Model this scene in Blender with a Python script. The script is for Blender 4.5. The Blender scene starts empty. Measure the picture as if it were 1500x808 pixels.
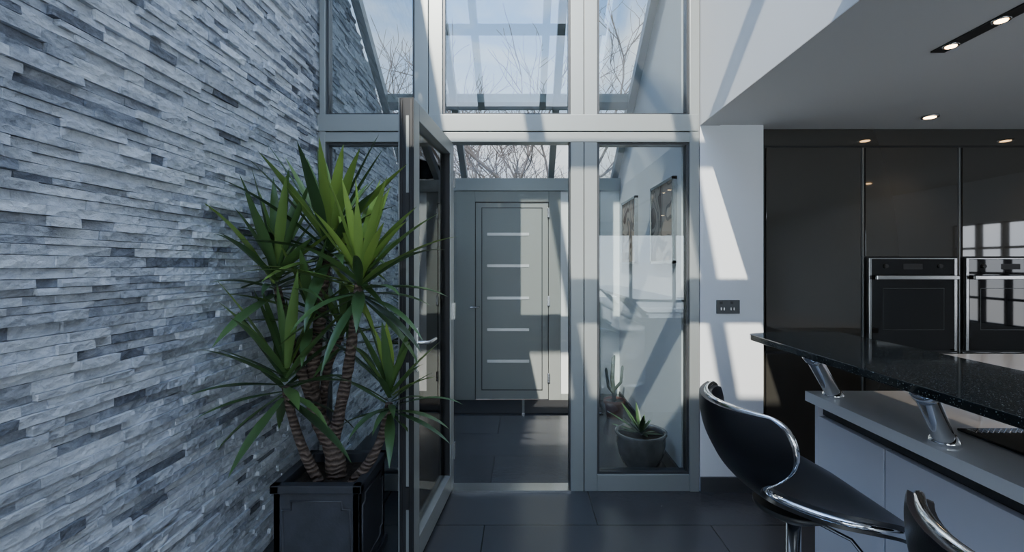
import bpy, bmesh, math, random
from mathutils import Vector, Matrix
random.seed(7)
S=bpy.context.scene
COL=S.collection
F=684.0; VX=765.0; VY=388.0; CZ=1.38
def PX(px,Y): return (px-VX)*Y/F
def PZ(py,Y): return CZ+(VY-py)*Y/F

# ---------------------------------------------------------------- materials
def mat(name,col=(.5,.5,.5),rough=.5,metal=0,spec=.5,coat=0,bump=0,bscale=30,noise=0,nscale=5,emit=None,estr=0):
    m=bpy.data.materials.new(name); m.use_nodes=True
    nt=m.node_tree; b=nt.nodes['Principled BSDF']
    b.inputs['Base Color'].default_value=(*col,1)
    b.inputs['Roughness'].default_value=rough
    b.inputs['Metallic'].default_value=metal
    b.inputs['Specular IOR Level'].default_value=spec
    b.inputs['Coat Weight'].default_value=coat
    b.inputs['Coat Roughness'].default_value=.03
    if emit:
        b.inputs['Emission Color'].default_value=(*emit,1); b.inputs['Emission Strength'].default_value=estr
    tc=nt.nodes.new('ShaderNodeTexCoord')
    if noise:
        n=nt.nodes.new('ShaderNodeTexNoise'); n.inputs['Scale'].default_value=nscale; n.inputs['Detail'].default_value=6
        nt.links.new(tc.outputs['Object'],n.inputs['Vector'])
        r=nt.nodes.new('ShaderNodeMapRange'); r.inputs[1].default_value=.3; r.inputs[2].default_value=.7
        r.inputs[3].default_value=1-noise; r.inputs[4].default_value=1+noise
        nt.links.new(n.outputs['Fac'],r.inputs[0])
        mx=nt.nodes.new('ShaderNodeVectorMath'); mx.operation='SCALE'; mx.inputs[0].default_value=col
        nt.links.new(r.outputs[0],mx.inputs['Scale']); nt.links.new(mx.outputs[0],b.inputs['Base Color'])
    if bump:
        n=nt.nodes.new('ShaderNodeTexNoise'); n.inputs['Scale'].default_value=bscale; n.inputs['Detail'].default_value=5
        nt.links.new(tc.outputs['Object'],n.inputs['Vector'])
        bp=nt.nodes.new('ShaderNodeBump'); bp.inputs['Strength'].default_value=bump; bp.inputs['Distance'].default_value=.01
        nt.links.new(n.outputs['Fac'],bp.inputs['Height']); nt.links.new(bp.outputs[0],b.inputs['Normal'])
    return m
def glassmat(name,tint=(.93,.96,.96),ior=1.45,rough=0,boost=0.0):
    m=bpy.data.materials.new(name); m.use_nodes=True; nt=m.node_tree; nt.nodes.clear()
    o=nt.nodes.new('ShaderNodeOutputMaterial'); mx=nt.nodes.new('ShaderNodeMixShader')
    t=nt.nodes.new('ShaderNodeBsdfTransparent'); t.inputs[0].default_value=(*tint,1)
    g=nt.nodes.new('ShaderNodeBsdfGlossy'); g.inputs['Roughness'].default_value=rough
    f=nt.nodes.new('ShaderNodeFresnel'); f.inputs[0].default_value=ior
    ad=nt.nodes.new('ShaderNodeMath'); ad.operation='ADD'; ad.inputs[1].default_value=boost
    nt.links.new(f.outputs[0],ad.inputs[0]); nt.links.new(ad.outputs[0],mx.inputs[0])
    nt.links.new(t.outputs[0],mx.inputs[1]); nt.links.new(g.outputs[0],mx.inputs[2]); nt.links.new(mx.outputs[0],o.inputs[0])
    return m
M={}
M['white']=mat('white_plaster',(.72,.745,.775),.75,bump=.03,bscale=200)
M['ceil']=mat('ceiling_paint',(.56,.56,.56),.8)
M['frame']=mat('frame_aluminium_grey',(.285,.305,.30),.36,metal=.3,spec=.5)
M['frame_d']=mat('frame_dark_edge',(.05,.053,.057),.35,metal=.2)
M['edge']=mat('door_edge_black',(.022,.023,.026),.55,spec=.3)
M['gasket']=mat('rubber_gasket',(.012,.012,.014),.5)
M['door']=mat('front_door_grey',(.25,.27,.26),.42)
M['chrome']=mat('chrome',(.85,.86,.88),.06,metal=1)
M['steel']=mat('brushed_steel',(.55,.55,.55),.25,metal=1)
M['inlay']=mat('satin_steel_inlay',(.55,.56,.56),.4,metal=.6)
M['gloss']=mat('gloss_lacquer_dark',(.040,.038,.033),.04,spec=.7,coat=.9)
M['carc']=mat('carcass_black',(.012,.012,.013),.5)
M['ovenblk']=mat('oven_black_glass',(.006,.006,.007),.03,spec=.6)
M['wgloss']=mat('white_gloss_lacquer',(.66,.67,.75),.12,spec=.5,coat=.3)
M['wtop']=mat('white_quartz_top',(.78,.80,.84),.18)
M['vinyl']=mat('black_vinyl',(.010,.010,.012),.33,spec=.6,bump=.05,bscale=300)
M['planter']=mat('planter_charcoal',(.045,.048,.058),.5,bump=.1,bscale=80,noise=.2,nscale=12)
M['soil']=mat('soil',(.035,.025,.018),.95,bump=1,bscale=60,noise=.4,nscale=40)
M['skirt']=mat('baseboard_slate',(.05,.052,.056),.4)
M['mat']=mat('door_mat_fibre',(.022,.022,.024),.95,bump=.6,bscale=400)
M['terra']=mat('terracotta',(.20,.085,.065),.7,noise=.2)
M['glaze']=mat('glazed_ceramic',(.13,.13,.13),.22,noise=.4,nscale=8,coat=.3)
M['frost']=mat('frosted_panel',(.80,.83,.84),.5)
M['lamp']=mat('lamp_warm',(1,.8,.5),.5,emit=(1,.62,.3),estr=20)
M['glass']=glassmat('window_glass',(.90,.935,.94),1.5,0,.035)
M['roofglass']=glassmat('roof_glass',(.95,.97,.98),1.4)
M['grass']=mat('outside_ground',(.12,.13,.10),.9,noise=.3)
M['tree']=mat('bare_tree_bark',(.07,.058,.052),.9)
M['brick']=mat('outside_brick',(.25,.18,.15),.9)

# stone
def stone():
    m=bpy.data.materials.new('split_face_stone'); m.use_nodes=True; nt=m.node_tree; N=nt.nodes; L=nt.links
    b=N['Principled BSDF']; b.inputs['Roughness'].default_value=.62
    a=N.new('ShaderNodeAttribute'); a.attribute_name='stone_tone'
    g=N.new('ShaderNodeNewGeometry')
    mp=N.new('ShaderNodeMapping'); mp.inputs['Scale'].default_value=(1,1,1.5)
    L.new(g.outputs['Position'],mp.inputs[0])
    ad=N.new('ShaderNodeVectorMath'); ad.operation='ADD'; L.new(mp.outputs[0],ad.inputs[0])
    sc=N.new('ShaderNodeVectorMath'); sc.operation='SCALE'; sc.inputs['Scale'].default_value=37
    L.new(a.outputs['Color'],sc.inputs[0]); L.new(sc.outputs[0],ad.inputs[1])
    n=N.new('ShaderNodeTexNoise'); n.inputs['Scale'].default_value=14; n.inputs['Detail'].default_value=9; n.inputs['Roughness'].default_value=.72; n.inputs['Distortion'].default_value=1.0
    L.new(ad.outputs[0],n.inputs['Vector'])
    r=N.new('ShaderNodeMapRange'); r.inputs[1].default_value=.32; r.inputs[2].default_value=.68; r.inputs[3].default_value=-.22; r.inputs[4].default_value=.22
    L.new(n.outputs['Fac'],r.inputs[0])
    s=N.new('ShaderNodeSeparateColor'); L.new(a.outputs['Color'],s.inputs[0])
    su=N.new('ShaderNodeMath'); su.operation='ADD'; L.new(s.outputs[0],su.inputs[0]); L.new(r.outputs[0],su.inputs[1])
    cr=N.new('ShaderNodeValToRGB'); e=cr.color_ramp.elements
    e[0].position=0; e[0].color=(.12,.132,.165,1); e[1].position=1; e[1].color=(.87,.91,.97,1)
    x=cr.color_ramp.elements.new(.35); x.color=(.31,.34,.40,1)
    x=cr.color_ramp.elements.new(.65); x.color=(.60,.64,.71,1)
    L.new(su.outputs[0],cr.inputs[0]); L.new(cr.outputs[0],b.inputs['Base Color'])
    n2=N.new('ShaderNodeTexNoise'); n2.inputs['Scale'].default_value=60; n2.inputs['Detail'].default_value=6; n2.inputs['Roughness'].default_value=.7
    L.new(ad.outputs[0],n2.inputs['Vector'])
    n3=N.new('ShaderNodeTexVoronoi'); n3.inputs['Scale'].default_value=32; L.new(ad.outputs[0],n3.inputs['Vector'])
    m2=N.new('ShaderNodeMath'); m2.operation='ADD'; L.new(n2.outputs['Fac'],m2.inputs[0]); L.new(n3.outputs['Distance'],m2.inputs[1])
    bp=N.new('ShaderNodeBump'); bp.inputs['Strength'].default_value=.9; bp.inputs['Distance'].default_value=.010
    L.new(m2.outputs[0],bp.inputs['Height']); L.new(bp.outputs[0],b.inputs['Normal'])
    return m
M['stone']=stone()
def tiles():
    m=bpy.data.materials.new('slate_floor_tiles'); m.use_nodes=True; nt=m.node_tree; N=nt.nodes; L=nt.links
    b=N['Principled BSDF']
    g=N.new('ShaderNodeNewGeometry')
    mp=N.new('ShaderNodeMapping'); mp.inputs['Location'].default_value=(.20,.22,0)
    L.new(g.outputs['Position'],mp.inputs[0])
    br=N.new('ShaderNodeTexBrick'); br.offset=.5; br.inputs['Scale'].default_value=1
    br.inputs['Brick Width'].default_value=1.2; br.inputs['Row Height'].default_value=.45; br.inputs['Mortar Size'].default_value=.0035
    br.inputs['Color1'].default_value=(.038,.040,.046,1); br.inputs['Color2'].default_value=(.052,.054,.060,1); br.inputs['Mortar'].default_value=(.010,.011,.012,1)
    L.new(mp.outputs[0],br.inputs['Vector'])
    n=N.new('ShaderNodeTexNoise'); n.inputs['Scale'].default_value=7; n.inputs['Detail'].default_value=9; n.inputs['Roughness'].default_value=.65; L.new(g.outputs['Position'],n.inputs['Vector'])
    r=N.new('ShaderNodeMapRange'); r.inputs[3].default_value=.12; r.inputs[4].default_value=.34; L.new(n.outputs['Fac'],r.inputs[0]); L.new(r.outputs[0],b.inputs['Roughness'])
    L.new(br.outputs['Color'],b.inputs['Base Color'])
    bp=N.new('ShaderNodeBump'); bp.inputs['Strength'].default_value=.18; bp.inputs['Distance'].default_value=.01; L.new(n.outputs['Fac'],bp.inputs['Height']); L.new(bp.outputs[0],b.inputs['Normal'])
    return m
M['tiles']=tiles()
def granite():
    m=bpy.data.materials.new('black_granite'); m.use_nodes=True; nt=m.node_tree; N=nt.nodes; L=nt.links
    b=N['Principled BSDF']; b.inputs['Roughness'].default_value=.06
    tc=N.new('ShaderNodeTexCoord'); v=N.new('ShaderNodeTexVoronoi'); v.inputs['Scale'].default_value=160; L.new(tc.outputs['Object'],v.inputs['Vector'])
    cr=N.new('ShaderNodeValToRGB'); e=cr.color_ramp.elements; e[0].position=.08; e[0].color=(.22,.25,.24,1); e[1].position=.25; e[1].color=(.012,.015,.015,1)
    L.new(v.outputs['Distance'],cr.inputs[0]); L.new(cr.outputs[0],b.inputs['Base Color']); return m
M['granite']=granite()
def leafmat():
    m=bpy.data.materials.new('yucca_leaf'); m.use_nodes=True; nt=m.node_tree; N=nt.nodes; L=nt.links
    b=N['Principled BSDF']; b.inputs['Roughness'].default_value=.36
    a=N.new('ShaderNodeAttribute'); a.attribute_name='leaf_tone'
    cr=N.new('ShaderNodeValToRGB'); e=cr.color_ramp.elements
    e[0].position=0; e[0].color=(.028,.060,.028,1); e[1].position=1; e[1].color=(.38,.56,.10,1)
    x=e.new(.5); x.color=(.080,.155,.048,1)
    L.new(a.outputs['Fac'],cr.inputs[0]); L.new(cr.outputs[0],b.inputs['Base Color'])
    return m
M['leaf']=leafmat()
def bark():
    m=mat('yucca_bark',(.13,.085,.065),.85); nt=m.node_tree; N=nt.nodes; L=nt.links; b=N['Principled BSDF']
    g=N.new('ShaderNodeNewGeometry'); w=N.new('ShaderNodeTexWave'); w.bands_direction='Z'; w.inputs['Scale'].default_value=14; w.inputs['Distortion'].default_value=8; w.inputs['Detail'].default_value=4
    L.new(g.outputs['Position'],w.inputs['Vector'])
    cr=N.new('ShaderNodeValToRGB'); e=cr.color_ramp.elements; e[0].color=(.075,.052,.042,1); e[1].color=(.21,.155,.125,1)
    L.new(w.outputs['Fac'],cr.inputs[0]); L.new(cr.outputs[0],b.inputs['Base Color'])
    bp=N.new('ShaderNodeBump'); bp.inputs['Strength'].default_value=1; bp.inputs['Distance'].default_value=.012; L.new(w.outputs['Fac'],bp.inputs['Height']); L.new(bp.outputs[0],b.inputs['Normal'])
    return m
M['bark']=bark()

# ---------------------------------------------------------------- helpers
def empty(name,loc=(0,0,0),rot=0):
    e=bpy.data.objects.new(name,None); COL.objects.link(e); e.location=loc; e.rotation_euler=(0,0,rot); e.empty_display_size=.1; return e
def link(name,me,m=None,parent=None,smooth=False):
    o=bpy.data.objects.new(name,me); COL.objects.link(o)
    if m: me.materials.append(M[m] if isinstance(m,str) else m)
    if parent: o.parent=parent
    if smooth:
        for p in me.polygons: p.use_smooth=True
    return o
def box(name,x0,x1,y0,y1,z0,z1,m,parent=None,bev=0):
    bm=bmesh.new()
    r=bmesh.ops.create_cube(bm,size=1)
    for v in bm.verts:
        v.co=Vector(((x0+x1)/2+v.co.x*(x1-x0),(y0+y1)/2+v.co.y*(y1-y0),(z0+z1)/2+v.co.z*(z1-z0)))
    if bev: bmesh.ops.bevel(bm,geom=bm.edges[:],offset=bev,segments=2,affect='EDGES',profile=.6)
    me=bpy.data.meshes.new(name); bm.to_mesh(me); bm.free()
    return link(name,me,m,parent)
def boxes(name,lst,m,parent=None,bev=0):
    bm=bmesh.new()
    for (x0,x1,y0,y1,z0,z1) in lst:
        t=bmesh.new(); bmesh.ops.create_cube(t,size=1)
        for v in t.verts: v.co=Vector(((x0+x1)/2+v.co.x*(x1-x0),(y0+y1)/2+v.co.y*(y1-y0),(z0+z1)/2+v.co.z*(z1-z0)))
        if bev: bmesh.ops.bevel(t,geom=t.edges[:],offset=bev,segments=2,affect='EDGES',profile=.6)
        tm=bpy.data.meshes.new('t'); t.to_mesh(tm); t.free(); bm.from_mesh(tm); bpy.data.meshes.remove(tm)
    me=bpy.data.meshes.new(name); bm.to_mesh(me); bm.free()
    return link(name,me,m,parent)
def prism(name,pts,a0,a1,axis,m,parent=None):
    vs=[];n=len(pts)
    for a in (a0,a1):
        for p in pts:
            vs.append((a,p[0],p[1]) if axis=='x' else ((p[0],p[1],a) if axis=='z' else (p[0],a,p[1])))
    fs=[tuple(range(n))[::-1],tuple(range(n,2*n))]+[(i,(i+1)%n,n+(i+1)%n,n+i) for i in range(n)]
    me=bpy.data.meshes.new(name); me.from_pydata(vs,[],fs)
    bm=bmesh.new(); bm.from_mesh(me); bmesh.ops.recalc_face_normals(bm,faces=bm.faces[:]); bm.to_mesh(me); bm.free()
    return link(name,me,m,parent)
def tube(name,paths,m,parent=None,cyclic=False,res=4):
    cu=bpy.data.curves.new(name,'CURVE'); cu.dimensions='3D'; cu.bevel_depth=1; cu.bevel_resolution=res; cu.use_fill_caps=True
    for p in paths:
        s=cu.splines.new('POLY'); s.points.add(len(p)-1)
        for i,q in enumerate(p): s.points[i].co=(q[0],q[1],q[2],1); s.points[i].radius=q[3]
        s.use_cyclic_u=cyclic; s.use_smooth=True
    o=bpy.data.objects.new(name+'_c',cu); COL.objects.link(o)
    dg=bpy.context.evaluated_depsgraph_get(); me=bpy.data.meshes.new_from_object(o.evaluated_get(dg)); me.name=name
    bpy.data.objects.remove(o); bpy.data.curves.remove(cu)
    me.materials.clear()
    return link(name,me,m,parent,smooth=True)
def lathe(name,prof,cx,cy,m,parent=None,seg=40):
    vs=[];fs=[]
    for (r,z) in prof:
        for i in range(seg):
            a=2*math.pi*i/seg; vs.append((cx+r*math.cos(a),cy+r*math.sin(a),z))
    for j in range(len(prof)-1):
        for i in range(seg): fs.append((j*seg+i,j*seg+(i+1)%seg,(j+1)*seg+(i+1)%seg,(j+1)*seg+i))
    fs.append(tuple(range(seg))[::-1]); fs.append(tuple(range((len(prof)-1)*seg,len(prof)*seg)))
    me=bpy.data.meshes.new(name); me.from_pydata(vs,[],fs)
    o=link(name,me,m,parent)
    for p in me.polygons: p.use_smooth=len(p.vertices)==4
    return o
def catmull(pts,n=6):
    out=[]; P=[pts[0]]+list(pts)+[pts[-1]]
    for i in range(1,len(P)-2):
        for k in range(n):
            t=k/n; a,b,c,d=P[i-1],P[i],P[i+1],P[i+2]
            out.append(tuple(.5*((2*b[j])+(-a[j]+c[j])*t+(2*a[j]-5*b[j]+4*c[j]-d[j])*t*t+(-a[j]+3*b[j]-3*c[j]+d[j])*t**3) for j in range(len(b))))
    out.append(tuple(pts[-1])); return out

# ---------------------------------------------------------------- shell
XL=-1.24; XR=1.085; GY=2.85; HY=4.80; CEIL=2.235; BY=-3.5; HX=1.0; RG=-1.3
def roof(y): return 2.30+(4.95-y)*.70 if y>=1 else 2.30+3.95*.70-.6*(1-y)
box('floor',-1.5,4.7,BY-.15,4.9,-.1,0,'tiles')
box('ground_outside',-30,30,4.9,60,-.2,-.12,'grass')
prism('wall_left',[(BY,0),(4.95,0),(4.95,roof(4.95)-.06),(1,roof(1)-.06),(BY,roof(BY)-.06)],-1.45,-1.275,'x','stone').data
def cladding():
    vs=[];fs=[];tone=[]
    z=0.0
    while z<4.9:
        h=random.choice([.020,.024,.028,.028,.034])
        y=-1.2-random.random()*.2
        while y<HY-.02:
            l=random.uniform(.06,.24)
            y1=min(y+l,HY)
            if z+h<roof((y+y1)/2)-.12 and y1-y>.01:
                d=random.choice([0,.003,.006,.009,.012,.017])
                j=lambda:random.uniform(-.003,.003)
                xb=XL-.04; xf=XL-.018+d; b=len(vs)
                g=.0004
                vs+=[(xb,y+g,z+g),(xb,y1-g,z+g),(xb,y1-g,z+h-g),(xb,y+g,z+h-g)]
                mid=(y+y1)/2
                vs+=[(xf+j(),y+g,z+g+.001),(xf+j(),mid,z+g),(xf+j(),y1-g,z+g+.001),(xf+j(),y1-g,z+h-g-.001),(xf+j(),mid,z+h-g),(xf+j(),y+g,z+h-g-.001)]
                q=[(b+4,b+5,b+8,b+9),(b+5,b+6,b+7,b+8),(b,b+1,b+6,b+5,b+4),(b+3,b+9,b+8,b+7,b+2),(b,b+4,b+9,b+3),(b+1,b+2,b+7,b+6)]
                fs+=q
                t=random.gauss(.72,.10)
                rr=random.random()
                if rr<.07: t=random.uniform(.05,.25)
                elif rr<.22: t=random.uniform(.38,.55)
                tone+=[(t,random.random(),random.random(),1)]*len(q)
            y=y1
        z+=h
    me=bpy.data.meshes.new('stone_cladding'); me.from_pydata(vs,[],fs)
    at=me.color_attributes.new('stone_tone','FLOAT_COLOR','CORNER')
    for p in me.polygons:
        for li in p.loop_indices: at.data[li].color=tone[p.index]
    bm=bmesh.new(); bm.from_mesh(me); bmesh.ops.recalc_face_normals(bm,faces=bm.faces[:]); bm.to_mesh(me); bm.free()
    return link('wall_left_stone_cladding',me,'stone')
cladding()
prism('wall_hall_right',[(GY+.085,0),(4.95,0),(4.95,roof(4.95)-.06),(GY+.085,roof(GY+.085)-.06)],HX,HX+.12,'x','white')
prism('wall_upper_right',[(BY,CEIL),(GY+.085,CEIL),(GY+.085,roof(GY+.085)-.06),(1,roof(1)-.06),(BY,roof(BY)-.06)],XR,XR+.12,'x','white')
box('wall_pier',XR,1.472,GY,GY+.085,0,CEIL,'white')
box('wall_pier_return',XR+.04,1.46,GY+.085,3.55,0,CEIL,'white')
box('wall_kitchen_back',1.46,4.7,3.55,3.7,0,CEIL+.2,'white')
WA,WB,WC,WD=.85,1.62,.80,1.80
boxes('wall_kitchen_right',[(4.6,4.72,BY,WA,0,CEIL),(4.6,4.72,WB,3.55,0,CEIL),(4.6,4.72,WA,WB,0,WC),(4.6,4.72,WA,WB,WD,CEIL)],'white')
boxes('wall_rear',[(-1.45,-1.0,BY-.12,BY,0,2.25),(.9,1.3,BY-.12,BY,0,2.25),(1.3,3.9,BY-.12,BY,2.05,2.25),(3.9,4.7,BY-.12,BY,0,2.25),(-1.0,.9,BY-.12,BY,2.1,2.25)],'white')
box('ceiling_kitchen',XR+.12,4.7,BY,3.55,CEIL,CEIL+.22,'ceil')
box('ceiling_edge_trim',XR+.0,XR+.12,BY,GY,CEIL-.004,CEIL,'ceil')
prism('rear_slope_sun_block',[(BY,roof(BY)),(RG,roof(RG)),(RG,roof(RG)+.1),(BY,roof(BY)+.1)],-1.45,XR+.14,'x','ceil')  # unseen rear slope, made solid to keep sun off bar and stools
for i,(a,b) in enumerate([(-1.0,.9),(1.3,3.9)]):
    e=empty('window_%d'%(7+i),(0,0,0)); z1=2.1 if i==0 else 2.05
    w=(b-a)/3
    L=[]
    for k in range(4): L.append((a+w*k-(.03 if k else 0),a+w*k+(.03 if k<3 else 0),BY-.09,BY-.03,0,z1))
    L+=[(a,b,BY-.09,BY-.03,0,.08),(a,b,BY-.09,BY-.03,z1-.08,z1)]
    boxes('rear_frame',L,'frame',e)
    box('rear_glass',a,b,BY-.065,BY-.055,.05,z1-.05,'glass',e)
e=empty('window_9')
boxes('side_frame',[(4.62,4.68,WA+(WB-WA)*k/3-.015,WA+(WB-WA)*k/3+.015,WC,WD) for k in range(4)]+[(4.625,4.675,WA,WB,WC+(WD-WC)*k/4-.012,WC+(WD-WC)*k/4+.012) for k in range(5)],'frame_d',e)

def sl(y0,y1,x0,x1,dz0,dz1,name,m,par):
    return prism(name,[(y0,roof(y0)+dz0),(y1,roof(y1)+dz0),(y1,roof(y1)+dz1),(y0,roof(y0)+dz1)],x0,x1,'x',m,par)
rf=empty('glazed_roof')
rx=[-1.21,-.60,.30,.96]
for i,x in enumerate(rx):
    sl(1,4.95,x-.03,x+.03,-.11,-.01,'rafter_%d'%i,'frame',rf)
    sl(RG,1,x-.045,x+.045,-.14,-.01,'rafter_rear_%d'%i,'frame',rf)
for i,y in enumerate([RG,-.15,.98,2.3,4.1]):
    sl(y,y+.07,-1.24,1.06,-.085,-.012,'purlin_%d'%i,'frame',rf)
box('added_shadow_beam',XL,XR,.86,.96,2.56,2.76,'frame',rf,.004)  # unseen beam, added to cast a shadow band on screen and pier
sl(1,4.98,-1.3,1.14,0,.012,'roof_pane_front','roofglass',rf)
sl(RG,1,-1.3,1.14,0,.012,'roof_pane_rear','roofglass',rf)

# ---------------------------------------------------------------- inner glazed screen
X=lambda px:(px-VX)/240.0
Z=lambda py:CZ+(VY-py)/240.0
g0,g1=GY,GY+.08
T0,T1=Z(208),Z(168)
ZT=3.62
scr=empty('trim_1')
posts=[(463,477),(607,648),(836,875),(1010,1024)]
for i,(a,b) in enumerate(posts):
    x0=max(X(a),XL+.004) if i==0 else X(a)
    x1=min(X(b),XR-.002)
    if i in(1,2):
        mid=(x0+x1)/2
        box('post_%d_a'%i,x0,mid-.002,g0,g1,T1-.001,ZT,'frame',scr,.003)
        box('post_%d_b'%i,mid+.002,x1,g0,g1,T1-.001,ZT,'frame',scr,.003)
        box('post_%d_gap'%i,mid-.004,mid+.004,g0+.008,g1-.01,T1,ZT,'gasket',scr)
        box('post_low_%d_a'%i,x0,mid-.002,g0,g1,0,T0+.001,'frame',scr,.003)
        box('post_low_%d_b'%i,mid+.002,x1,g0,g1,0,T0+.001,'frame',scr,.003)
        box('post_low_%d_gap'%i,mid-.004,mid+.004,g0+.008,g1-.01,0,T0,'gasket',scr)
    else:
        box('post_%d'%i,x0,x1,g0-.006,g1,0,ZT,'frame',scr,.003)
zm=Z(193)
box('transom_upper',X(463)+.01,X(1022),g0-.012,g1,zm+.002,T1,'frame',scr,.004)
box('transom_lower',X(463)+.01,X(1022),g0-.004,g1,T0,zm-.002,'frame',scr,.003)
box('transom_gap',X(477),X(1010),g0+.006,g1-.01,zm-.004,zm+.004,'gasket',scr)
box('head',X(463)+.01,X(1022),g0-.006,g1,ZT,ZT+.08,'frame',scr,.003)
box('jamb_left',X(648),X(662),g0+.01,g1,0.015,T0,'frame',scr,.002)
box('jamb_right',X(834),X(837),g0+.01,g1,0.015,T0,'frame_d',scr)
def window(n,a,b,z0,z1,bot=0):
    e=empty('window_%d'%n); f=.014
    L=[(a,a+f,g0+.012,g1-.01,z0,z1),(b-f,b,g0+.012,g1-.01,z0,z1),(a+f,b-f,g0+.012,g1-.01,z1-f,z1),(a+f,b-f,g0+.012,g1-.01,z0,z0+f)]
    boxes('bead',L,'frame_d',e)
    if bot: box('bottom_rail',a,b,g0,g1,0,z0,'frame',e,.003)
    box('pane',a+f,b-f,g0+.035,g0+.041,z0+f,z1-f,'glass',e)
window(1,X(477),X(607),Z(695),T0,1)
window(2,X(875),X(1010),Z(695),T0,1)
window(3,X(477),X(607),T1,ZT)
window(4,X(648),X(836),T1,ZT)
window(5,X(875),X(1010),T1,ZT)
th=box('trim_2',X(648),X(836),g0-.02,g1,0.0,.014,'steel',None)
hl=Vector((X(664),GY+.0,0)); ang=math.atan2(-.995,-.075)
dl=empty('door_1',hl,ang)
Ld=.785; zt=Z(210); 
box('stile_hinge',0.0,.075,-.07,0,.025,zt,'frame',dl,.003)
box('stile_lock',Ld-.085,Ld-.001,-.07,0,.025,zt,'frame',dl,.003)
box('rail_top',.075,Ld-.085,-.07,0,zt-.08,zt,'frame',dl,.003)
box('rail_bottom',.075,Ld-.085,-.07,0,.025,.13,'frame',dl,.003)
box('bead',.07,.078,-.066,-.004,.12,zt-.07,'gasket',dl); box('bead_b',Ld-.088,Ld-.08,-.066,-.004,.12,zt-.07,'gasket',dl)
box('pane',.07,Ld-.08,-.04,-.032,.12,zt-.07,'glass',dl)
box('lock_edge',Ld-.0015,Ld+.002,-.070,-.0,.027,zt,'edge',dl)
boxes('lock_edge_strips',[(Ld+.001,Ld+.004,-.034,-.022,.08,zt-.08),(Ld+.001,Ld+.004,-.069,-.064,.03,zt-.001)],'frame',dl)
boxes('lock_gaskets',[(Ld+.001,Ld+.006,-.058,-.050,.03,zt-.01),(Ld+.001,Ld+.006,-.014,-.006,.03,zt-.01)],'gasket',dl)
boxes('latches',[(Ld+.003,Ld+.009,-.036,-.020,z,z+.1) for z in(.3,.95,1.6)],'gasket',dl)
for sgn,nm in((1,'in'),(-1,'out')):
    y=0 if sgn>0 else -.07
    box('handle_plate_'+nm,Ld-.058,Ld-.028,min(y,y+sgn*.008),max(y,y+sgn*.008),.90,1.10,'steel',dl,.002)
    tube('handle_lever_'+nm,[[(Ld-.043,y,1.03,.009),(Ld-.043,y+sgn*.05,1.03,.009),(Ld-.06,y+sgn*.055,1.03,.009),(Ld-.16,y+sgn*.055,1.03,.008)]],'steel',dl)
boxes('hinges',[(-.012,.012,-.012,.012,z,z+.1) for z in(.2,1.05,1.85)],'steel',dl)

# ---------------------------------------------------------------- hall end: front door
q=F/HY
hx=lambda px:(px-VX)/q
hz=lambda py:CZ+(VY-py)/q
beam=box('trim_3',XL+.01,HX,HY-.05,HY+.12,hz(280),hz(262),'frame',None,.004)
d2=empty('door_2')
a,b=hx(697),hx(803)
boxes('frame',[(hx(668),a-.004,HY-.03,HY+.06,0,hz(280)),(b+.004,hx(821),HY-.03,HY+.06,0,hz(280)),(a-.004,b+.004,HY-.03,HY+.06,hz(296),hz(280))],'door',d2,.004)
box('leaf',a,b,HY-.02,HY+.04,.01,hz(297),'door',d2,.004)
boxes('leaf_bead',[(a+.06,a+.068,HY-.026,HY-.018,.1,hz(305)),(b-.068,b-.06,HY-.026,HY-.018,.1,hz(305)),(a+.06,b-.06,HY-.026,HY-.018,hz(305),hz(304)),(a+.06,b-.06,HY-.026,HY-.018,.1,.108)],'frame_d',d2)
boxes('inlay_bars',[(hx(714),hx(775),HY-.027,HY-.018,hz(p+2),hz(p-2)) for p in(343,389,436,482,528)],'inlay',d2)
boxes('edge_gap',[(a-.005,a+.001,HY-.0315,HY-.018,0.0,hz(296)),(b-.001,b+.005,HY-.0315,HY-.018,0.0,hz(296)),(a,b,HY-.0315,HY-.018,hz(297),hz(296))],'gasket',d2)
boxes('hinges',[(b-.012,b+.014,HY-.05,HY-.02,hz(p)-.05,hz(p)+.05) for p in(312,440,552)],'steel',d2,.003)
tube('lever',[[(hx(702),HY-.02,hz(449),.009),(hx(702),HY-.07,hz(449),.009),(hx(690),HY-.075,hz(449),.008)]],'steel',d2)
w6=empty('window_6')
boxes('frame',[(hx(834),hx(838),HY-.02,HY+.05,0,hz(280)),(hx(874),hx(879),HY-.02,HY+.05,0,hz(280)),(hx(821),HX-.001,HY-.02,HY+.05,0,.06)],'door',w6)
box('frosted_pane',hx(821),HX-.001,HY+.0,HY+.02,.06,hz(280),'frost',w6)
w10=empty('window_10')
boxes('frame',[(XL+.01,XL+.05,HY-.02,HY+.05,0,hz(280)),(hx(668)-.05,hx(668),HY-.02,HY+.05,0,hz(280)),(XL+.05,hx(668)-.05,HY-.02,HY+.05,0,.3)],'door',w10)
box('frosted_pane',XL+.05,hx(668)-.05,HY,HY+.02,.3,hz(280),'frost',w10)
dm=empty('door_mat')
box('mat_left',hx(640),hx(764),4.32,4.74,0,.012,'mat',dm); box('mat_right',hx(769),hx(872),4.32,4.74,0,.012,'mat',dm)
box('mat_bar',hx(765),hx(768),4.32,4.74,0,.013,'steel',dm)
box('baseboard_hall_right',HX-.015,HX,GY+.09,HY-.03,0,.09,'skirt')
box('baseboard_pier',XR+.002,1.47,GY-.015,GY,0,.09,'skirt')

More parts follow.
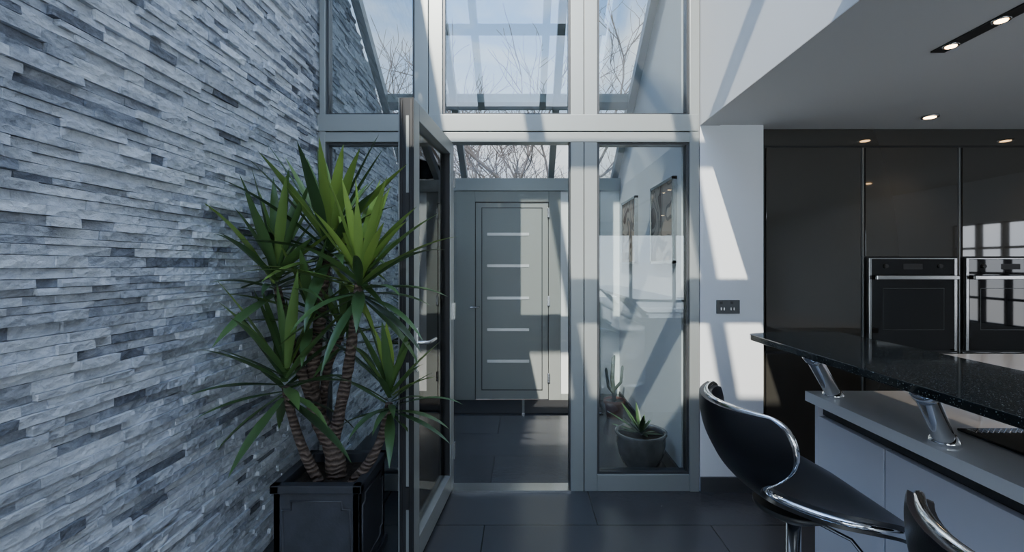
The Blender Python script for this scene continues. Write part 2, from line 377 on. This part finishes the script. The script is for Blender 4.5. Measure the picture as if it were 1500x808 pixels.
def artmat(seed):
    m=bpy.data.materials.new('abstract_print'); m.use_nodes=True; nt=m.node_tree; N=nt.nodes; L=nt.links; b=N['Principled BSDF']
    tc=N.new('ShaderNodeTexCoord'); mp=N.new('ShaderNodeMapping'); mp.inputs['Location'].default_value=(seed,seed*2,seed); L.new(tc.outputs['Object'],mp.inputs[0])
    n=N.new('ShaderNodeTexNoise'); n.inputs['Scale'].default_value=3.2; n.inputs['Detail'].default_value=0; n.inputs['Distortion'].default_value=1.5; L.new(mp.outputs[0],n.inputs['Vector'])
    cr=N.new('ShaderNodeValToRGB'); cr.color_ramp.interpolation='CONSTANT'; e=cr.color_ramp.elements
    e[0].position=0; e[0].color=(.10,.05,.035,1); e[1].position=.42; e[1].color=(.40,.33,.27,1)
    x=e.new(.56); x.color=(.13,.10,.09,1); x=e.new(.62); x.color=(.44,.34,.27,1)
    L.new(n.outputs['Fac'],cr.inputs[0]); L.new(cr.outputs[0],b.inputs['Base Color']); b.inputs['Roughness'].default_value=.5; return m
for i,(p0,p1,t0,t1) in enumerate([(958,992,257,383),(915,935,290,385)]):
    y1=F*HX/(p0-VX); y0=F*HX/(p1-VX)
    e=empty('picture_frame'); zt_=CZ+(VY-t0)*y0/F; zb=CZ+.01
    if i==1: zt_=1.98
    f=.02
    boxes('frame',[(HX-.03,HX-.001,y0,y0+f,zb,zt_),(HX-.03,HX-.001,y1-f,y1,zb,zt_),(HX-.03,HX-.001,y0,y1,zt_-f,zt_),(HX-.03,HX-.001,y0,y1,zb,zb+f)],'steel',e)
    bx=box('print',HX-.02,HX-.001,y0+f,y1-f,zb+f,zt_-f,'white',e); bx.data.materials[0]=artmat(3.1+i*4)

# ---------------------------------------------------------------- kitchen tall units
KY=2.93; k=F/KY
kx=lambda px:(px-VX)/k
kz=lambda py:CZ+(VY-py)/k
kc=empty('kitchen_tall_cabinet')
box('carcass',kx(1110),4.55,KY+.022,3.54,.0,CEIL-.002,'carc',kc)
box('fascia',kx(1110),4.55,KY+.004,KY+.022,kz(213),CEIL-.002,'gloss',kc)
box('side_panel',kx(1110),kx(1120),KY,KY+.022,0,kz(214),'gloss',kc,.001)
box('plinth',kx(1120),4.55,KY+.03,KY+.05,0,.1,'carc',kc)
cols=[(1122.5,1261),(1268,1402.5),(1410,1545),(1552,1688)]
for i,(c0,c1) in enumerate(cols):
    x0,x1=kx(c0),kx(c1)
    if i in(1,2):
        box('door_upper_%d'%i,x0,x1,KY,KY+.02,kz(375.5),kz(216),'gloss',kc,.0015)
        box('drawer_a_%d'%i,x0,x1,KY,KY+.02,.49,kz(516),'gloss',kc,.0015)
        box('drawer_b_%d'%i,x0,x1,KY,KY+.02,.12,.475,'gloss',kc,.0015)
    else:
        box('door_upper_%d'%i,x0,x1,KY,KY+.02,kz(514),kz(216),'gloss',kc,.0015)
        box('door_lower_%d'%i,x0,x1,KY,KY+.02,.12,kz(518),'gloss',kc,.0015)
    if i<3:
        xx=kx(cols[i+1][0]); 
        box('handle_profile_%d'%i,x1+.004,xx-.004,KY+.004,KY+.018,kz(376),kz(216),'frame_d',kc,.001)
        box('handle_strip_%d'%i,x1+.010,x1+.014,KY-.002,KY+.01,.12,kz(216),'frame',kc)
def oven(x0,x1):
    e=empty('oven'); z0,z1=kz(513),kz(378)
    box('body',x0,x1,KY+.002,KY+.02,z0,z1,'ovenblk',e)
    boxes('trim',[(x0-.014,x0+.002,KY-.014,KY+.01,z0,z1),(x1-.002,x1+.014,KY-.014,KY+.01,z0,z1),(x0,x1,KY-.01,KY+.01,z1-.005,z1)],'steel',e,.001)
    box('control_panel',x0+.004,x1-.004,KY-.012,KY+.002,z1-.10,z1-.007,'ovenblk',e,.0005)
    box('display',(x0+x1)/2-.06,(x0+x1)/2+.06,KY-.0125,KY-.011,z1-.07,z1-.035,'carc',e)
    for s in(-1,1): 
        tube('knob',[[((x0+x1)/2+s*.17,KY-.012,z1-.05,.013),((x0+x1)/2+s*.17,KY-.022,z1-.05,.012)]],'carc',e,res=8)
    box('door_glass',x0+.004,x1-.004,KY-.016,KY+.002,z0+.01,z1-.108,'ovenblk',e,.0005)
    w0,w1,v0,v1=x0+.07,x1-.07,z0+.13,z1-.19
    boxes('window_edge',[(w0,w1,KY-.017,KY-.015,v1,v1+.003),(w0,w1,KY-.017,KY-.015,v0,v0+.003),(w0,w0+.003,KY-.017,KY-.015,v0,v1),(w1-.003,w1,KY-.017,KY-.015,v0,v1)],'frame_d',e)
    box('handle',x0+.005,x1-.005,KY-.055,KY-.04,kz(409),kz(403),'steel',e,.004)
    boxes('handle_feet',[(x0+.03,x0+.05,KY-.045,KY-.014,kz(409),kz(403)),(x1-.05,x1-.03,KY-.045,KY-.014,kz(409),kz(403))],'steel',e)
oven(kx(1274),kx(1396)); oven(kx(1416),kx(1539))

so=empty('wall_socket'); sx0,sx1=X(1049),X(1083)
box('plate',sx0,sx1,GY-.008,GY,Z(459),Z(439),'frame_d',so,.002)
boxes('rockers',[(sx0+.02+i*.065,sx0+.035+i*.065,GY-.012,GY-.007,Z(445),Z(441)) for i in range(2)],'gasket',so)
boxes('pin_holes',[(sx0+.025+i*.06+j*.018,sx0+.03+i*.06+j*.018,GY-.0095,GY-.0075,Z(454),Z(450)) for i in range(2) for j in range(2)],'steel',so)

sl_=empty('recessed_light_track')
box('channel',1.635,1.69,-1.5,1.87,CEIL-.006,CEIL,'carc',sl_)
def spot(par,x,y,r=.02,power=6):
    lathe('bezel',[(r*1.35,CEIL-.0005),(r*1.35,CEIL-.009),(r*1.05,CEIL-.0095),(r*1.05,CEIL-.003)],x,y,'steel',par,24)
    lathe('bulb',[(r*.9,CEIL-.006),(r*.9,CEIL-.0105)],x,y,'lamp',par,24)
    ld=bpy.data.lights.new('spot','SPOT'); ld.energy=power; ld.color=(1,.8,.58); ld.spot_size=1.7; ld.spot_blend=.7; ld.shadow_soft_size=.03
    lo=bpy.data.objects.new('spot_light',ld); COL.objects.link(lo); lo.location=(x,y,CEIL-.02); lo.parent=par
for y in(1.81,1.62,.5,.3): spot(sl_,1.662,y)
for (x,y) in [(2.34,2.68),(3.3,2.68),(2.6,-.5),(3.6,1.0),(3.6,-1.5),(2.4,-2.2)]:
    e=empty('ceiling_downlight'); spot(e,x,y,.032,10)

# ---------------------------------------------------------------- island + bar
isl=empty('kitchen_island')
WX=1.036; WY=1.71
prism('worktop',[(WX,-.9),(2.6,-.9),(2.6,2.42),(1.97,2.42),(1.97,WY),(WX,WY)],.885,.92,'z','wtop',isl)
prism('body',[(WX+.06,-.88),(2.57,-.88),(2.57,2.39),(2.0,2.39),(2.0,WY-.02),(WX+.06,WY-.02)],.1,.885,'z','carc',isl)
for i,(y0,y1) in enumerate([(1.383,WY-.02),(.78,1.377),(.17,.774),(-.44,.164)]):
    box('panel_%d'%i,WX+.035,WX+.06,y0,y1,.1,.835 if i else .835,'wgloss',isl,.0015)
box('end_panel',WX+.035,1.99,WY-.02,WY-.002,.1,.883,'wgloss',isl)
box('plinth',WX+.12,2.5,-.8,WY-.08,0,.1,'carc',isl)
box('recess_strip',WX+.052,WX+.062,-.88,WY-.02,.84,.883,'frame_d',isl)
hb=box('hob',1.21,1.75,.70,1.30,.9203,.927,'ovenblk',None,.002)
bar=empty('breakfast_bar')
bp=[(.92,-.7),(1.33,-.7),(1.33,1.97),(1.31,1.995),(1.26,2.0),(1.05,1.955),(.955,1.925),(.93,1.91),(.92,1.88)]
o=prism('granite_top',bp,1.077,1.10,'z','granite',bar)
bv=o.modifiers.new('b','BEVEL'); bv.width=.003; bv.segments=2
for i,y in enumerate([1.64,1.21,.35]):
    br_=empty('bar_bracket')
    tube('tube',[[(.976,y-.083,1.062,.024),(1.084,y-.008,.936,.024)]],'chrome',br_,res=10)
    lathe('base',[(.034,.9202),(.034,.928),(.024,.945)],1.090,y-.004,'chrome',br_,32)
    lathe('top',[(.024,1.055),(.034,1.070),(.034,1.0768)],.970,y-.087,'chrome',br_,32)
dr=empty('dish_rack')
paths=[[(1.36+.017*i,1.38,.935,.0025),(1.36+.017*i,1.40,.975,.0025),(1.36+.017*i,1.58,.975,.0025),(1.36+.017*i,1.60,.935,.0025)] for i in range(14)]
paths+=[[(1.35,y,.935,.003),(1.59,y,.935,.003)] for y in(1.38,1.60)]
paths+=[[(x,y,.9205,.004),(x,y,.94,.004)] for x in(1.355,1.585) for y in(1.38,1.60)]
tube('wires',paths,'chrome',dr,res=2)

# ---------------------------------------------------------------- stools
def stool(cx,cy,rot=0):
    e=empty('bar_stool',(cx,cy,0),rot)
    keys=[(-.222,1.018,.165,.07),(-.222,1.005,.190,.09),(-.218,.970,.205,.10),(-.208,.925,.200,.095),(-.190,.885,.170,.07),(-.162,.840,.125,.03),(-.125,.805,.095,.01),(-.075,.782,.125,.012),
          (-.01,.768,.178,.02),(.06,.762,.205,.022),(.12,.758,.207,.014),(.165,.750,.185,.0),(.19,.739,.145,.0)]
    K=catmull(keys,4); nu=len(K); nv=17
    vs=[];fs=[]
    for i,(x,z,w,g) in enumerate(K):
        t=i/(nu-1); 
        s=min(1,max(0,(t-.38)/.2)); dx=(1-s); dz=s
        for j in range(nv):
            v=-1+2*j/(nv-1); sv=math.sin(v*math.pi/2)
            c=abs(sv)**2.2
            vs.append((x+dx*g*c,w*sv,z+dz*g*c))
    for i in range(nu-1):
        for j in range(nv-1):
            a=i*nv+j; fs.append((a,a+1,a+nv+1,a+nv))
    me=bpy.data.meshes.new('shell'); me.from_pydata(vs,[],fs)
    o=link('shell',me,'vinyl',e,True)
    sd=o.modifiers.new('s','SOLIDIFY'); sd.thickness=.034; sd.offset=0
    b=o.modifiers.new('b','BEVEL'); b.width=.014; b.segments=4; b.angle_limit=.7
    ring=[j for j in range(nv)]+[i*nv+nv-1 for i in range(1,nu)]+[(nu-1)*nv+j for j in range(nv-2,-1,-1)]+[i*nv for i in range(nu-2,0,-1)]
    rp=[Vector(vs[r]) for r in ring]
    for _ in range(3):
        rp=[(rp[i-1]+rp[i]*2+rp[(i+1)%len(rp)])/4 for i in range(len(rp))]
    tube('chrome_rim',[[(p.x,p.y*1.012,p.z,.0085) for p in rp]],'chrome',e,cyclic=True)
    lathe('seat_mount',[(.10,.741),(.10,.729),(.05,.70),(.03,.69)],0,0,'frame_d',e)
    lathe('pedestal',[(.018,.71),(.018,.45),(.029,.45),(.029,.06),(.04,.05)],0,0,'chrome',e)
    lathe('base',[(.03,.06),(.06,.045),(.15,.03),(.20,.015),(.205,.0)],0,0,'chrome',e,56)
    tube('lever',[[(.02,-.02,.71,.005),(.08,-.11,.70,.005),(.10,-.16,.66,.006)]],'chrome',e)
    tube('footrest',[[(.03,0,.36,.009),(.10,-.11,.30,.009),(.19,-.12,.28,.009),(.24,-.05,.275,.009),(.24,.05,.275,.009),(.19,.12,.28,.009),(.10,.11,.30,.009),(.03,0,.36,.009)]],'chrome',e)
stool(.735,1.265,0.0); stool(.775,.565,0.0)

# ---------------------------------------------------------------- planter + yucca
def blades(name,specs,m,par,seg=10):
    vs=[];fs=[];tn=[]
    for (p,d,L,w,droop,tone) in specs:
        d=Vector(d).normalized(); pos=Vector(p); side=d.cross(Vector((0,0,1)))
        if side.length<.05: side=Vector((random.uniform(-1,1),random.uniform(-1,1),0))
        side.normalize(); b=len(vs)
        for i in range(seg+1):
            t=i/seg
            ww=w*(.5+.5*min(t*2.5,1))*(1-max(0,(t-.4)/.6)**1.8) if t<1 else 0
            up=side.cross(d).normalized()
            fold=ww*.35
            vs.append(tuple(pos+side*ww+up*fold)); vs.append(tuple(pos)); vs.append(tuple(pos-side*ww+up*fold))
            pos=pos+d*(L/seg); d=(d+Vector((0,0,-droop*(.2+1.4*t*t)))*(1.0/seg)*1.2).normalized()
        for i in range(seg):
            a=b+i*3
            for k_ in(0,1): fs.append((a+k_,a+k_+1,a+k_+4,a+k_+3)); tn.append(tone)
    me=bpy.data.meshes.new(name); me.from_pydata(vs,[],fs)
    at=me.attributes.new('leaf_tone','FLOAT','FACE')
    for i,t in enumerate(tn): at.data[i].value=t
    return link(name,me,m,par,True)
def rosette(c,n,L,w,up=.3,xmin=None,tilt=(0,0,0),bright=.0):
    out=[]
    for i in range(n):
        t=i/n
        a=i*2.39996+random.uniform(-.3,.3)
        el=-.55+1.95*t**.8+random.uniform(-.2,.2)
        d=Vector((math.cos(a)*math.cos(el),math.sin(a)*math.cos(el),math.sin(el)))+Vector(tilt)
        ll=L*random.uniform(.7,1.15)*(1-.15*max(0,t-.8)/.2)
        p=Vector(c)+Vector((math.cos(a)*.012,math.sin(a)*.012,-.12+.17*t))
        if xmin is not None:
            if p.x+d.normalized().x*ll<xmin: 
                d.x=max((xmin-p.x)/ll,-.9)*.92 if p.x>xmin else .1
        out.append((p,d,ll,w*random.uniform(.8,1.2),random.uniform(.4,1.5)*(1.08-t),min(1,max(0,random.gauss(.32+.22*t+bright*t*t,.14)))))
    return out
pl=empty('potted_yucca')
x0,x1,y0,y1=-1.06,-.675,1.955,2.34; H=.455
box('liner',x0+.03,x1-.03,y0+.03,y1-.03,.02,H-.08,'planter',pl)
boxes('walls',[(x0+.012,x1-.012,y0+.012,y0+.04,.0,H-.03),(x0+.012,x1-.012,y1-.04,y1-.012,.0,H-.03),(x0+.012,x0+.04,y0+.012,y1-.012,.0,H-.03),(x1-.04,x1-.012,y0+.012,y1-.012,.0,H-.03)],'planter',pl,.002)
boxes('rim',[(x0,x1,y0,y0+.04,H-.035,H),(x0,x1,y1-.04,y1,H-.035,H),(x0,x0+.04,y0,y1,H-.035,H),(x1-.04,x1,y0,y1,H-.035,H)],'planter',pl,.005)
boxes('foot',[(x0,x1,y0,y1,0,.04)],'planter',pl,.004)
def mould(axis,c,a0,a1,z0,z1,s):
    n=.035; P=[(a0+n,z0),(a1-n,z0),(a1-n,z0+n),(a1,z0+n),(a1,z1-n),(a1-n,z1-n),(a1-n,z1),(a0+n,z1),(a0+n,z1-n),(a0,z1-n),(a0,z0+n),(a0+n,z0+n)]
    return [((p[0],c,p[1],.006) if axis=='y' else (c,p[0],p[1],.006)) for p in P]
tube('mouldings',[mould('y',y0+.012,x0+.05,x1-.05,.08,H-.07,1),mould('x',x1-.012,y0+.05,y1-.05,.08,H-.07,1)],'planter',pl,cyclic=True,res=2)
box('soil',x0+.04,x1-.04,y0+.04,y1-.04,H-.08,H-.045,'soil',pl)
PY=2.14
def pt(px,py,Y=PY): return Vector((PX(px,Y),Y,PZ(py,Y)))
def trunk(pts,r0,r1):
    P=[]
    for i,(px,py,Y) in enumerate(pts):
        v=pt(px,py,Y); P.append((v.x,v.y,v.z,r0+(r1-r0)*i/(len(pts)-1)))
    return [tuple(q[:3])+(q[3]*random.uniform(.9,1.1),) for q in catmull(P,6)]
tr=[trunk([(495,712,2.15),(487,655,2.15),(462,600,2.16),(458,540,2.18),(470,460,2.2),(478,375,2.2)],.046,.02),
    trunk([(488,655,2.15),(498,600,2.12),(510,540,2.08),(518,480,2.06),(526,415,2.05)],.028,.018),
    trunk([(468,706,2.1),(445,660,2.08),(428,610,2.05),(418,565,2.03)],.024,.016),
    trunk([(515,708,2.1),(545,670,2.08),(562,630,2.08),(570,590,2.08)],.024,.017),
    trunk([(462,600,2.16),(440,540,2.12),(420,480,2.1),(406,420,2.1)],.026,.016),
    trunk([(475,650,2.2),(472,600,2.24),(480,540,2.28),(500,490,2.3)],.022,.016)]
tube('trunks',tr,'bark',pl,res=6)
sp=[]
XM=XL+.04
sp+=rosette(pt(482,352,2.2),44,.52,.025,xmin=XM)
sp+=rosette(pt(528,400,2.05),42,.45,.024,xmin=XM,tilt=(.12,0,0),bright=.45)
sp+=rosette(pt(405,395,2.1),36,.45,.023,xmin=XM,tilt=(-.05,0,.1))
sp+=rosette(pt(418,545,2.03),32,.42,.022,xmin=XM,tilt=(-.05,-.1,-.05))
sp+=rosette(pt(572,570,2.08),30,.34,.018,xmin=XM,tilt=(.1,0,.1),bright=.2)
sp+=rosette(pt(500,480,2.3),20,.36,.020,xmin=XM)
sp+=rosette(pt(455,450,2.15),14,.38,.021,xmin=XM)
out=[]
for s in sp:
    p,d,L,w,dr_,tn=s; d=Vector(d).normalized(); e_=p+d*L
    xd=-.60
    if e_.x>xd and e_.y>1.98:
        if d.y>-.3: d=Vector((d.x,-abs(d.y)*.6-.22,d.z)).normalized()
        e_=p+d*L
        if e_.x>xd and e_.y>2.0: L=max(.16,L*(xd-p.x)/(e_.x-p.x)) if p.x<xd else L*.4
    out.append((p,d,L,w,dr_,tn))
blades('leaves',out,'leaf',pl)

def bowlplant():
    e=empty('potted_aloe'); cx,cy=.80,3.15
    lathe('bowl',[(.075,0),(.085,.01),(.12,.05),(.15,.12),(.163,.19),(.160,.235),(.172,.25),(.172,.262),(.155,.262),(.148,.235),(.15,.2)],cx,cy,'glaze',e,48)
    lathe('soil',[(.148,.20),(.148,.232)],cx,cy,'soil',e,32)
    s=[]
    for i in range(20):
        a=i*2.4; el=.05+1.1*i/20+random.uniform(-.1,.1)
        dd=Vector((math.cos(a)*math.cos(el)*(.6 if math.cos(a)>0 else 1),math.sin(a)*math.cos(el),math.sin(el)))
        s.append((Vector((cx,cy,.24)),dd,random.uniform(.17,.28)*(.6 if math.cos(a)>0 else 1),.017,.1,random.uniform(.1,.4)))
    blades('leaves',s,'leaf',e,6)
bowlplant()
def cactus():
    e=empty('potted_cactus'); cx,cy=.84,4.25
    lathe('pot',[(.07,0),(.09,.13),(.10,.13),(.10,.16),(.09,.16),(.085,.14)],cx,cy,'terra',e,32)
    lathe('soil',[(.086,.12),(.086,.142)],cx,cy,'soil',e,24)
    M.setdefault('cact',mat('cactus_green',(.09,.11,.10),.6,bump=.5,bscale=60))
    tube('stems',[[(cx,cy,.13,.018),(cx-.02,cy,.35,.02),(cx-.01,cy,.53,.018),(cx,cy,.56,.008)],[(cx,cy,.2,.014),(cx-.06,cy-.02,.28,.014),(cx-.08,cy-.02,.43,.013),(cx-.08,cy-.02,.45,.006)],[(cx,cy,.25,.014),(cx+.05,cy-.03,.32,.014),(cx+.065,cy-.03,.45,.013),(cx+.065,cy-.03,.47,.006)]],'cact',e)
cactus()
def hallpot(cx,cy,n,L,hh):
    e=empty('potted_dracaena')
    lathe('pot',[(.09,0),(.12,.2),(.13,.2),(.13,.235),(.115,.235),(.11,.2)],cx,cy,'terra',e,32)
    lathe('soil',[(.112,.18),(.112,.205)],cx,cy,'soil',e,24)
    tube('stem',[[(cx,cy,.19,.016),(cx+.02,cy,.5,.014),(cx,cy,hh,.012)]],'bark',e)
    random.seed(3); blades('leaves',rosette((cx,cy,hh),n,L,.016,xmin=XL+.03),'leaf',e)
hallpot(-.86,3.75,34,.30,1.0)

def tree(name,base,h,seed,dep=6):
    rnd=random.Random(seed); paths=[]
    def grow(p,d,L,r,n):
        q=[(p.x,p.y,p.z,r)]; steps=3
        for i in range(steps):
            d=(d+Vector((rnd.gauss(0,.13),rnd.gauss(0,.13),rnd.gauss(.03,.08)))).normalized()
            p=p+d*(L/steps); q.append((p.x,p.y,p.z,r*(1-.3*(i+1)/steps)))
            if n>0 and i>=0 and rnd.random()<.75:
                s=Vector((rnd.gauss(0,1),rnd.gauss(0,1),rnd.gauss(.3,.5))).normalized()
                grow(p.copy(),(d*.75+s*.75).normalized(),L*rnd.uniform(.6,.8),r*.55,n-1)
        paths.append(q)
        if n>0: grow(p,(d+Vector((rnd.gauss(0,.25),rnd.gauss(0,.25),.1))).normalized(),L*.8,r*.68,n-1)
    grow(Vector(base),Vector((0,0,1)),h*.30,h*.013,dep)
    return tube(name,paths,'tree',None,res=0)
tree('bare_tree',(.9,9.6,-.12),6.6,5)
tree('bare_tree',(-.6,11,-.12),6.8,31)
tree('bare_tree',(-2.8,12.5,-.12),7.5,11)
tree('bare_tree',(2.8,12,-.12),7.5,23)
boxes('garden_wall',[(-14,14,17,17.3,-.12,2.2)],'brick')

# ---------------------------------------------------------------- world, sun, camera
SUN=Vector((.18,.75,-.58)).normalized()
w=bpy.data.worlds.new('sky'); S.world=w; w.use_nodes=True; nt=w.node_tree; N=nt.nodes; L=nt.links
bg=N['Background']; tc=N.new('ShaderNodeTexCoord')
sx=N.new('ShaderNodeSeparateXYZ'); L.new(tc.outputs['Generated'],sx.inputs[0])
cr=N.new('ShaderNodeValToRGB'); e=cr.color_ramp.elements
e[0].position=0; e[0].color=(.80,.86,.95,1); e[1].position=1; e[1].color=(.17,.33,.66,1)
x=e.new(.34); x.color=(.56,.70,.93,1)
x=e.new(.50); x.color=(.25,.45,.80,1)
L.new(sx.outputs[2],cr.inputs[0])
n=N.new('ShaderNodeTexNoise'); n.inputs['Scale'].default_value=3.0; n.inputs['Detail'].default_value=8; n.inputs['Distortion'].default_value=.4
mp=N.new('ShaderNodeMapping'); mp.inputs['Scale'].default_value=(1,1,2.2); mp.inputs['Location'].default_value=(.4,.1,.2); L.new(tc.outputs['Generated'],mp.inputs[0]); L.new(mp.outputs[0],n.inputs['Vector'])
c2=N.new('ShaderNodeValToRGB'); e=c2.color_ramp.elements; e[0].position=.46; e[0].color=(0,0,0,1); e[1].position=.66; e[1].color=(1,1,1,1); L.new(n.outputs['Fac'],c2.inputs[0])
mx=N.new('ShaderNodeMix'); mx.data_type='RGBA'; L.new(c2.outputs[0],mx.inputs[0]); L.new(cr.outputs[0],mx.inputs[6]); mx.inputs[7].default_value=(.95,.97,1,1)
dt=N.new('ShaderNodeVectorMath'); dt.operation='DOT_PRODUCT'; L.new(tc.outputs['Generated'],dt.inputs[0]); dt.inputs[1].default_value=tuple(-SUN)
mr=N.new('ShaderNodeMapRange'); mr.interpolation_type='SMOOTHSTEP'; mr.inputs[1].default_value=-.1; mr.inputs[2].default_value=1.0; mr.inputs[3].default_value=1.8; mr.inputs[4].default_value=8.5
L.new(dt.outputs['Value'],mr.inputs[0])
L.new(mx.outputs[2],bg.inputs[0]); L.new(mr.outputs[0],bg.inputs[1])
sd=bpy.data.lights.new('sun','SUN'); sd.energy=9.5; sd.angle=.009; sd.color=(1,.92,.80)
so_=bpy.data.objects.new('sun',sd); COL.objects.link(so_)
so_.rotation_euler=SUN.to_track_quat('-Z','Y').to_euler(); so_.location=(-2,-6,8)
cd=bpy.data.cameras.new('camera'); cam=bpy.data.objects.new('camera',cd); COL.objects.link(cam)
cam.location=(0,0,CZ); cam.rotation_euler=(math.pi/2,0,0)
cd.sensor_width=36; cd.lens=36*F/1500; cd.shift_x=-15/1500; cd.shift_y=-16/1500; cd.clip_start=.02; cd.clip_end=200
S.camera=cam
